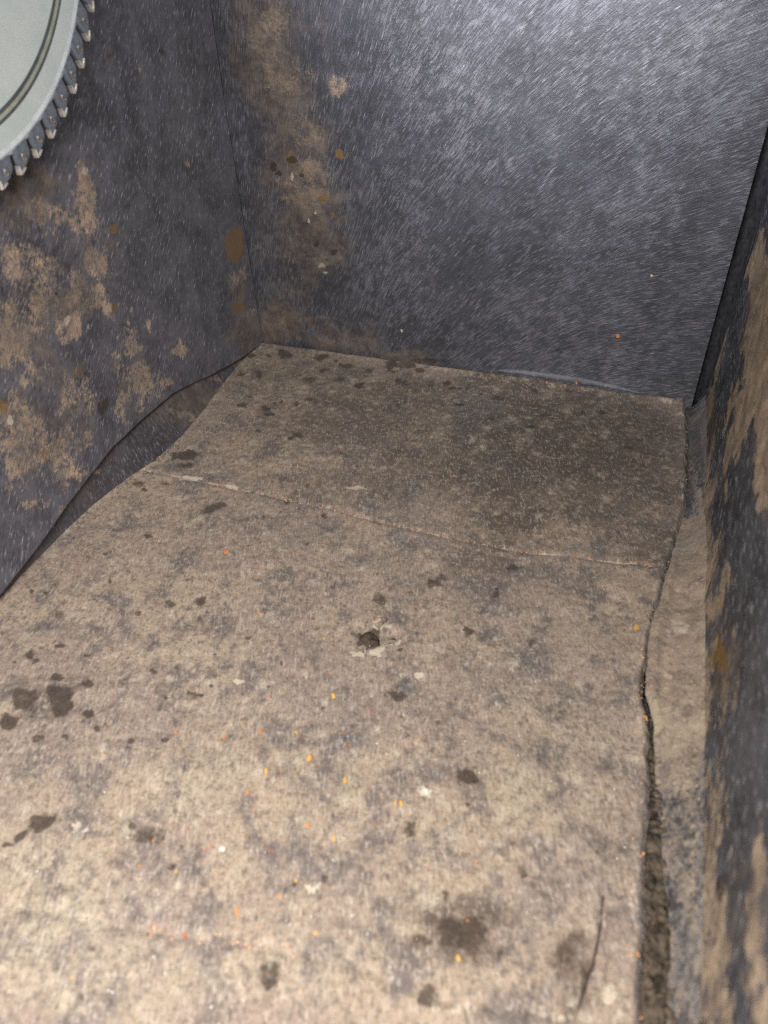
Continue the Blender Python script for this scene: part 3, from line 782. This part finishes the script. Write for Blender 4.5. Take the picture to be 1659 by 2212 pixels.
obj_bm('plate', annulus(HUB, R1 - 0.0045, -TH, TH), M_steel, blade, smooth=False)
obj_bm('rim', annulus(R1 - 0.0045, R1, -TH, TH * 0.9, bevel=0.0009), M_rim, blade, smooth=False)
rad = lambda pts: float(np.mean(np.linalg.norm(on_blade(pts) - cc, axis=1)))
RI_ = rad([(517, 0), (400, 590), (200, 1050)])
RL_ = rad([(556, 0), (458, 560), (255, 1030)])
RO_ = rad([(640, 0), (470, 690), (310, 1030)])
ringo = obj_bm('painted_ring', annulus(RI_, RO_, TH, TH + 0.00015), M_ring, blade, smooth=False)
obj_bm('painted_line', annulus(RL_, R2, TH + 0.00015, TH + 0.0003), M_line, ringo, smooth=False)

TL = 0.0090


def tooth_bm():
    """tooth body from the gullet (angle 0) to the next one; local frame of the blade"""
    out = []
    def P(r, a):
        return (r * math.cos(a), r * math.sin(a))
    p = pitch            # from the gullet up the back of the tooth
    # leading face, tip, long curved back falling to the next gullet
    prof = [P(R1 - 0.001, 0.05 * p), P(R1 + TL * 0.5, -0.03 * p), P(R1 + TL * 1.0, -0.12 * p), P(R1 + TL * 1.02, -0.02 * p), P(R1 + TL * 0.93, 0.18 * p),
            P(R1 + TL * 0.80, 0.42 * p), P(R1 + TL * 0.66, 0.62 * p), P(R1 + TL * 0.48, 0.72 * p), P(R1 + TL * 0.12, 0.80 * p), P(R1 - 0.001, 0.83 * p)]
    return prof


prof = tooth_bm()


def prism(profile, z0, z1, bev=0.0):
    bm = bmesh.new()
    f = bm.faces.new([bm.verts.new((x, y, z0)) for x, y in profile])
    r = bmesh.ops.extrude_face_region(bm, geom=[f])
    for v in r['geom']:
        if isinstance(v, bmesh.types.BMVert):
            v.co.z = z1
    bmesh.ops.recalc_face_normals(bm, faces=bm.faces[:])
    if bev:
        bmesh.ops.bevel(bm, geom=bm.edges[:], offset=bev, segments=2, affect='EDGES', clamp_overlap=True)
    return bm


tooth0 = obj_bm('tooth', prism(prof, -TH * 0.95, TH * 0.8, 0.0002), M_tooth, blade, smooth=False)


def pol(r, a):
    return (r * math.cos(a * pitch), r * math.sin(a * pitch))


tipprof = [pol(R1 + TL * 0.62, -0.065), pol(R1 + TL * 1.05, -0.15), pol(R1 + TL * 1.06, -0.01), pol(R1 + TL * .96, 0.20), pol(R1 + TL * .89, 0.19), pol(R1 + TL * 0.94, 0.0), pol(R1 + TL * 0.90, -0.06), pol(R1 + TL * 0.64, -0.01)]
tip0 = obj_bm('carbide_tip', prism(tipprof, -TH * 1.5, TH * 1.35, 0.00015), M_tip, tooth0, smooth=False)
# pressed oval mark on the tooth: raised bright lip around a dark recess
cxm, cym = pol(R1 + TL * 0.50, 0.34)
tang = math.atan2(cym, cxm)
bm = bmesh.new()
seg = 20
rows = []
for k in range(seg):
    a = 2 * math.pi * k / seg
    e = Vector((math.cos(a) * TL * 0.17, math.sin(a) * TL * 0.08, 0))
    rows.append([bm.verts.new(Vector((cxm, cym, TH * .8)) + Matrix.Rotation(tang, 3, 'Z') @ (e * f) + Vector((0, 0, z))) for f, z in ((1.3, -0.0001), (1.15, 0.0005), (0.85, 0.0005), (0.72, 0.00005))])
for k in range(seg):
    a, b = rows[k], rows[(k + 1) % seg]
    for q in range(3):
        bm.faces.new((a[q], b[q], b[q + 1], a[q + 1]))
bm.faces.new([r[3] for r in rows])
bmesh.ops.recalc_face_normals(bm, faces=bm.faces[:])
mark0 = obj_bm('stamped_mark', bm, M_mark, tooth0)
mark0.data.materials.append(M_hole)
mark0.data.polygons[len(mark0.data.polygons) - 1].material_index = 1
for k in range(NT_):
    t = tooth0 if k == 0 else link(tooth0.copy(), blade)
    t.rotation_euler = (0, 0, off - k * pitch)
    if k:
        for ch in (tip0, mark0):
            d = link(ch.copy(), t)

# iron peg through the arbor hole, driven into the left panel
bm = bmesh.new()
bmesh.ops.create_cone(bm, cap_ends=True, segments=32, radius1=HUB - 0.0012, radius2=HUB - 0.0012, depth=0.055)
bmesh.ops.bevel(bm, geom=bm.edges[:], offset=0.0006, segments=2, affect='EDGES')
bmesh.ops.transform(bm, matrix=Matrix.Translation(Vector(BC - O) + Vector((-0.012, 0, -0.001))) @ Matrix.Rotation(math.pi / 2, 4, 'Y'), verts=bm.verts[:])
obj_bm('peg', bm, M_peg, box)

# ------------------------------------------------------------------ PAINT CHIPS
CH = {k: simple('chip_' + k, c, 0.55, 0, 0.12, 500, spec=0.4) for k, c in
      dict(yellow=(0.66, 0.345, 0.065), orange=(0.56, 0.21, 0.06), red=(0.38, 0.10, 0.05), cream=(0.55, 0.46, 0.31), white=(0.66, 0.64, 0.60)).items()}


def chip_mesh(mk, w, h, seed):
    rr = random.Random(seed)
    nn = rr.randint(6, 9)
    bm = bmesh.new()
    ang = sorted(2 * math.pi * (k + rr.uniform(-.3, .3)) / nn for k in range(nn))
    prof = [(w * .5 * math.cos(a) * rr.uniform(.8, 1.15), h * .5 * math.sin(a) * rr.uniform(.8, 1.15)) for a in ang]
    t = max(0.00025, min(w, h) * 0.18)
    f = bm.faces.new([bm.verts.new((x, y, 0)) for x, y in prof])
    r = bmesh.ops.extrude_face_region(bm, geom=[f])
    for v in r['geom']:
        if isinstance(v, bmesh.types.BMVert):
            v.co.z = t + rr.uniform(-.15, .3) * t
    bmesh.ops.recalc_face_normals(bm, faces=bm.faces[:])
    return bm


def chip(px, py, w, h, mk, label, where='mat', group='paint chips scattered on the mat'):
    """w, h: chip size in survey pixels across and along the view"""
    if where == 'mat':
        p = hit(px, py, 2, 0.0)
        p[2] = mat_z(p[0], p[1]) + 0.0001
    elif where == 'back':
        p = hit(px, py, 1, -0.0008)
    else:
        p = hit(px, py, 0, 0.006)
    d = np.linalg.norm(p - CAM)
    sc = d * K / FPX
    fore = 1.0 if where == 'back' else 1.35
    bm = chip_mesh(mk, w * sc * 0.98, h * sc * fore * 0.9, int(px * 7 + py))
    o = obj_bm('paint_chip', bm, CH[mk], None, smooth=False)
    o.location = p
    rz = random.uniform(-.5, .5)
    if where == 'back':
        o.rotation_euler = (math.pi / 2, rz, 0)
    else:
        o.rotation_euler = (random.uniform(-.15, .15), random.uniform(-.15, .15), 0.33 + rz * .5)
    tag(o, label, 'paint chip', group)
    return o


big = [
    (668, 1640, 11, 14, 'yellow', 'largest yellow paint chip in the middle of the mat'),
    (721, 1507, 9, 12, 'yellow', 'yellow paint chip below the torn spot, nearest to it'),
    (575, 1669, 6, 10, 'yellow', 'narrow yellow paint chip left of the largest yellow chip'),
    (745, 1686, 7, 12, 'yellow', 'pale yellow paint chip to the lower right of the largest yellow chip'),
    (854, 1736, 5, 9, 'yellow', 'left one of two amber chips lying close together, mid mat'),
    (866, 1737, 8, 9, 'yellow', 'right one of two amber chips lying close together, mid mat'),
    (665, 1784, 8, 10, 'orange', 'round orange paint chip well below the largest yellow chip'),
    (722, 1813, 6, 11, 'yellow', 'upright yellow paint chip above the pale spot, lower mid mat'),
    (512, 1967, 6, 15, 'orange', 'long orange paint chip on the near crease of the mat'),
    (683, 2019, 6, 8, 'yellow', 'yellow paint chip right of the near crease dust'),
    (990, 2070, 7, 10, 'yellow', 'yellow paint chip on the wide dark stain near the front'),
    (490, 1195, 13, 8, 'orange', 'bright orange paint chip near the left side, just below the long crease'),
    (1374, 1355, 12, 11, 'yellow', 'big yellow paint chip beside the mud caked flap on the right edge'),
    (1395, 1547, 8, 10, 'yellow', 'yellow paint chip at the top end of the dark gap'),
    (365, 933, 6, 11, 'red', 'red orange paint chip at the left edge of the mat'),
    (1377, 2062, 7, 11, 'orange', 'orange paint chip at the right edge of the mat near the front'),
    (560, 1327, 7, 7, 'orange', 'small orange paint chip up and left of the torn spot'),
    (809, 1338, 6, 10, 'red', 'red paint chip at the upper lip of the torn spot'),
    (562, 1582, 8, 8, 'orange', 'square orange paint chip above the narrow yellow chip'),
    (485, 1594, 5, 9, 'orange', 'thin orange paint chip left of the square orange chip'),
    (380, 1582, 6, 7, 'orange', 'far left single orange chip in the middle of the mat'),
    (535, 1713, 6, 9, 'orange', 'orange paint chip below the narrow yellow chip'),
    (605, 1937, 6, 9, 'orange', 'orange paint chip just above the near crease'),
    (398, 2020, 7, 10, 'red', 'dark red paint chip on the near crease'),
    (920, 1713, 12, 10, 'white', 'white paint chip right of the two amber chips'),
    (482, 1835, 10, 8, 'white', 'white paint chip in the lower left of the mat'),
    (668, 1921, 9, 8, 'cream', 'cream dried mud crumb in the lower middle of the mat'),
    (515, 1474, 12, 7, 'cream', 'cream dried mud crumb left of the torn spot'),
]
for c_ in big:
    chip(*c_)
wall_g = 'paint chips stuck to the back panel'
chip(1335, 725, 9, 11, 'orange', 'orange paint chip stuck low on the back panel, largest there', 'back', wall_g)
chip(1408, 595, 6, 5, 'cream', 'tiny cream chip stuck to the right part of the back panel', 'back', wall_g)
chip(868, 714, 5, 9, 'cream', 'tiny cream chip low on the back panel above the brown stain', 'back', wall_g)
chip(1184, 817, 5, 8, 'orange', 'left orange paint chip on the pale hem of the back panel', 'back', wall_g).location.y -= 0.007
chip(1248, 817, 5, 9, 'orange', 'right orange paint chip on the pale hem of the back panel', 'back', wall_g).location.y -= 0.007
small = [(586, 1510), (610, 1497), (640, 1583), (650, 1590), (745, 1585), (755, 1610), (548, 1753), (527, 1805), (445, 1835), (455, 1828), (380, 1880), (583, 1838), (225, 1628), (250, 1320), (735, 1305), (770, 1190), (808, 1137),
         (1143, 1155), (840, 1260), (805, 1540), (712, 1455), (700, 1380), (862, 1735), (640, 1905), (560, 2002), (540, 2046), (1030, 1860), (1010, 1990), (720, 1330), (950, 1160), (590, 1075), (1165, 1195), (1240, 1205), (760, 1110), (830, 1130),
         (330, 1815), (300, 1870), (155, 2110), (650, 2140), (430, 1820), (905, 1600), (470, 1600)]
for (px, py) in small:
    chip(px, py, random.uniform(3.2, 4.4), random.uniform(4.0, 6.5), random.choice(('orange', 'orange', 'yellow', 'red')), 'tiny loose orange paint flake on the mat, a few grains wide', 'mat', 'tiny orange paint flakes on the mat')

M_odust = simple('chip_dust', (0.66, 0.33, 0.17), 0.7, 0, 0.3, 600, spec=0.2)

# dust of the same paint that nobody could count: along the crease, the mat edges and thinly over the mat
def crumbs(name, pts, mk, label, size):
    bm = bmesh.new()
    for (x, y, z) in pts:
        r = size * random.uniform(.5, 1.3)
        mtx = Matrix.Translation((x, y, z)) @ Matrix.Rotation(random.uniform(0, 6.28), 4, 'Z') @ Matrix.Diagonal((r * random.uniform(.6, 1.4), r * random.uniform(.7, 1.8), r * .5, 1))
        bmesh.ops.create_icosphere(bm, subdivisions=1, radius=1, matrix=mtx)
    o = obj_bm(name, bm, CH[mk] if isinstance(mk, str) else mk, None, smooth=False)
    return tag(o, label, 'crumbs', None, 'stuff')


def along(pts, n, spread, t0=0, t1=1):
    P = np.array(pts)
    seg = np.linalg.norm(np.diff(P, axis=0), axis=1)
    cum = np.r_[0, np.cumsum(seg)] / seg.sum()
    o = []
    for _ in range(n):
        t = random.uniform(t0, t1)
        x, y = np.interp(t, cum, P[:, 0]) + random.gauss(0, spread), np.interp(t, cum, P[:, 1]) + random.gauss(0, spread)
        o.append((x, y, mat_z(x, y) + 0.0002))
    return o


cr_pts = along(crease, 170, .0008, .15, 1) + along(crease2, 22, .0015, .25, .5) + along([tuple(p) for p in BR[3:7] - np.array([.0015, 0])], 40, .0012) + along([tuple(p) for p in BR[6:] - np.array([.003, 0])], 16, .003)
cr_pts += along([tuple(p) for p in BL[4:11] + np.array([.0012, 0])], 36, .0012) + along([tuple(p) for p in BR[:3] - np.array([.001, 0])], 20, .001)
crumbs('orange_crumbs', cr_pts, M_odust, 'fine orange paint dust caught along the crease and edges of the mat', .00042)
sp = []
for _ in range(100):
    px, py = random.gauss(650, 190), random.gauss(1720, 260)
    if 0 < px < 1350 and 1100 < py < 2200:
        p = hit(px, py, 2, 0)
        sp.append((p[0], p[1], mat_z(p[0], p[1]) + .0002))
crumbs('red_dust', sp, 'red', 'fine red and orange dust sprinkled over the middle of the mat', .00028)
sp = []
for _ in range(170):
    px, py = random.uniform(0, 1380), random.uniform(1150, 2200)
    p = hit(px, py, 2, 0)
    sp.append((p[0], p[1], mat_z(p[0], p[1]) + .0002))
crumbs('pale_grit', sp, 'white', 'fine pale grit sprinkled over the mat', .00027)

# soil packed in the gap, with dark grit and clods on it
M_soil = simple('packed_soil', (0.078, 0.060, 0.044), 0.95, var=0.75, scale=210, bump=0.8, spec=0.15)
yg = np.linspace(-0.52, -0.285, 300)
YG, SG = np.meshgrid(yg, np.linspace(0, 1, 26), indexing='ij')
x0g, x1g = np.interp(YG, rys, rxs) - .003, np.interp(YG, riy, rix) + .004
XG = x0g + (x1g - x0g) * SG
ZG = -0.0042 + 0.0042 * (fbm(XG, YG, 150, 181, 5) - .5) - 0.0012 - 0.005 * smooth(.62, .9, SG) * fbm(XG, YG, 40, 183, 2) + .001 * (1 - SG)
tag(slab('gap_soil', np.stack([XG, YG, ZG], -1), (0, 0, -0.006), M_soil, None, (0, 0, 0), {}), 'brown soil packed in the crack between mat and right liner strip', 'soil', None, 'stuff')
bm = bmesh.new()
for k in range(150):
    py = random.uniform(1530, 2260)
    yv = hit(1420, py, 2, 0)[1]
    x0, x1 = np.interp(yv, rys, rxs), np.interp(yv, riy, rix)
    x = random.uniform(x0 + .0002, max(x1, x0 + .002) + .003)
    r = random.choice((.0004, .0006, .0008, .0011, .0016)) * random.uniform(.7, 1.3)
    mtx = Matrix.Translation((x, yv, -.0042 + random.uniform(-.002, .0012))) @ Matrix.Rotation(random.uniform(0, 6.28), 4, Vector((random.random(), random.random(), 1)).normalized()) @ Matrix.Diagonal((r, r * random.uniform(1, 2.2), r * .7, 1))
    g = bmesh.ops.create_icosphere(bm, subdivisions=2, radius=1, matrix=mtx)
    for v in g['verts']:
        v.co += Vector((random.uniform(-1, 1), random.uniform(-1, 1), random.uniform(-1, 1))) * r * .18
tag(obj_bm('gap_grit', bm, M_debris, None), 'dark brown grit and clods filling the gap beside the mat', 'grit', None, 'stuff')

# ------------------------------------------------------------------ LIGHT, WORLD, CAMERA
w_ = bpy.data.worlds.new('World')
SC.world = w_
w_.use_nodes = True
bg = w_.node_tree.nodes['Background']
bg.inputs[0].default_value = (0.86, 0.90, 1.0, 1)
bg.inputs[1].default_value = 0.12


def area(name, loc, target, size, power, col, size_y=None):
    d = bpy.data.lights.new(name, 'AREA')
    d.energy = power
    d.color = col
    d.shape = 'RECTANGLE'
    d.size = size
    d.size_y = size_y or size
    o = link(bpy.data.objects.new(name, d))
    o.location = loc
    o.rotation_euler = (Vector(target) - Vector(loc)).to_track_quat('-Z', 'Y').to_euler()
    return o


area('opening_lamp', (0.235, -0.63, 0.355), (0.21, -0.58, 0.0), 0.16, 4.4, (1.0, 0.975, 0.945))
ov = area('back_sheen_fill', (0.21, -0.16, 0.41), (0.23, 0.0, 0.315), 0.20, 0.84, (0.90, 0.92, 1.0))  # added light, no real source: grazes the back panel's top for its sheen
ov.data.spread = math.radians(80)
area('left_panel_fill', (0.50, -0.32, 0.72), (0.0, -0.16, 0.24), 0.22, 1.8, (1.0, 0.97, 0.95))  # added fill without a real source, lifts the left panel and blade
area('back_gloss_fill', (0.32, -1.00, 0.46), (0.10, 0.0, 0.25), 0.30, 0.6, (0.96, 0.97, 1.0))  # added light behind the camera, for gloss on the upper back panel

cd = bpy.data.cameras.new('camera')
cam = link(bpy.data.objects.new('camera', cd))
Mw = Matrix(((R[0, 0], -R[0, 1], -R[0, 2]), (R[1, 0], -R[1, 1], -R[1, 2]), (R[2, 0], -R[2, 1], -R[2, 2])))
cam.matrix_world = Matrix.Translation(Vector(CAM)) @ Mw.to_4x4()
cd.sensor_fit = 'HORIZONTAL'
cd.sensor_width = 36
cd.lens = FPX / 768 * 36
cd.clip_start = 0.005
cd.clip_end = 50
cd.dof.use_dof = True
cd.dof.focus_distance = 0.52
cd.dof.aperture_fstop = 11
SC.camera = cam
SC.cycles.use_denoising = False
SC.cycles.filter_width = 1.2
SC.view_settings.view_transform = 'Standard'
SC.view_settings.look = 'None'
SC.view_settings.exposure = 0
SC.view_settings.gamma = 1
SC.view_settings.use_curve_mapping = False
SC.render.resolution_x, SC.render.resolution_y = 768, 1024
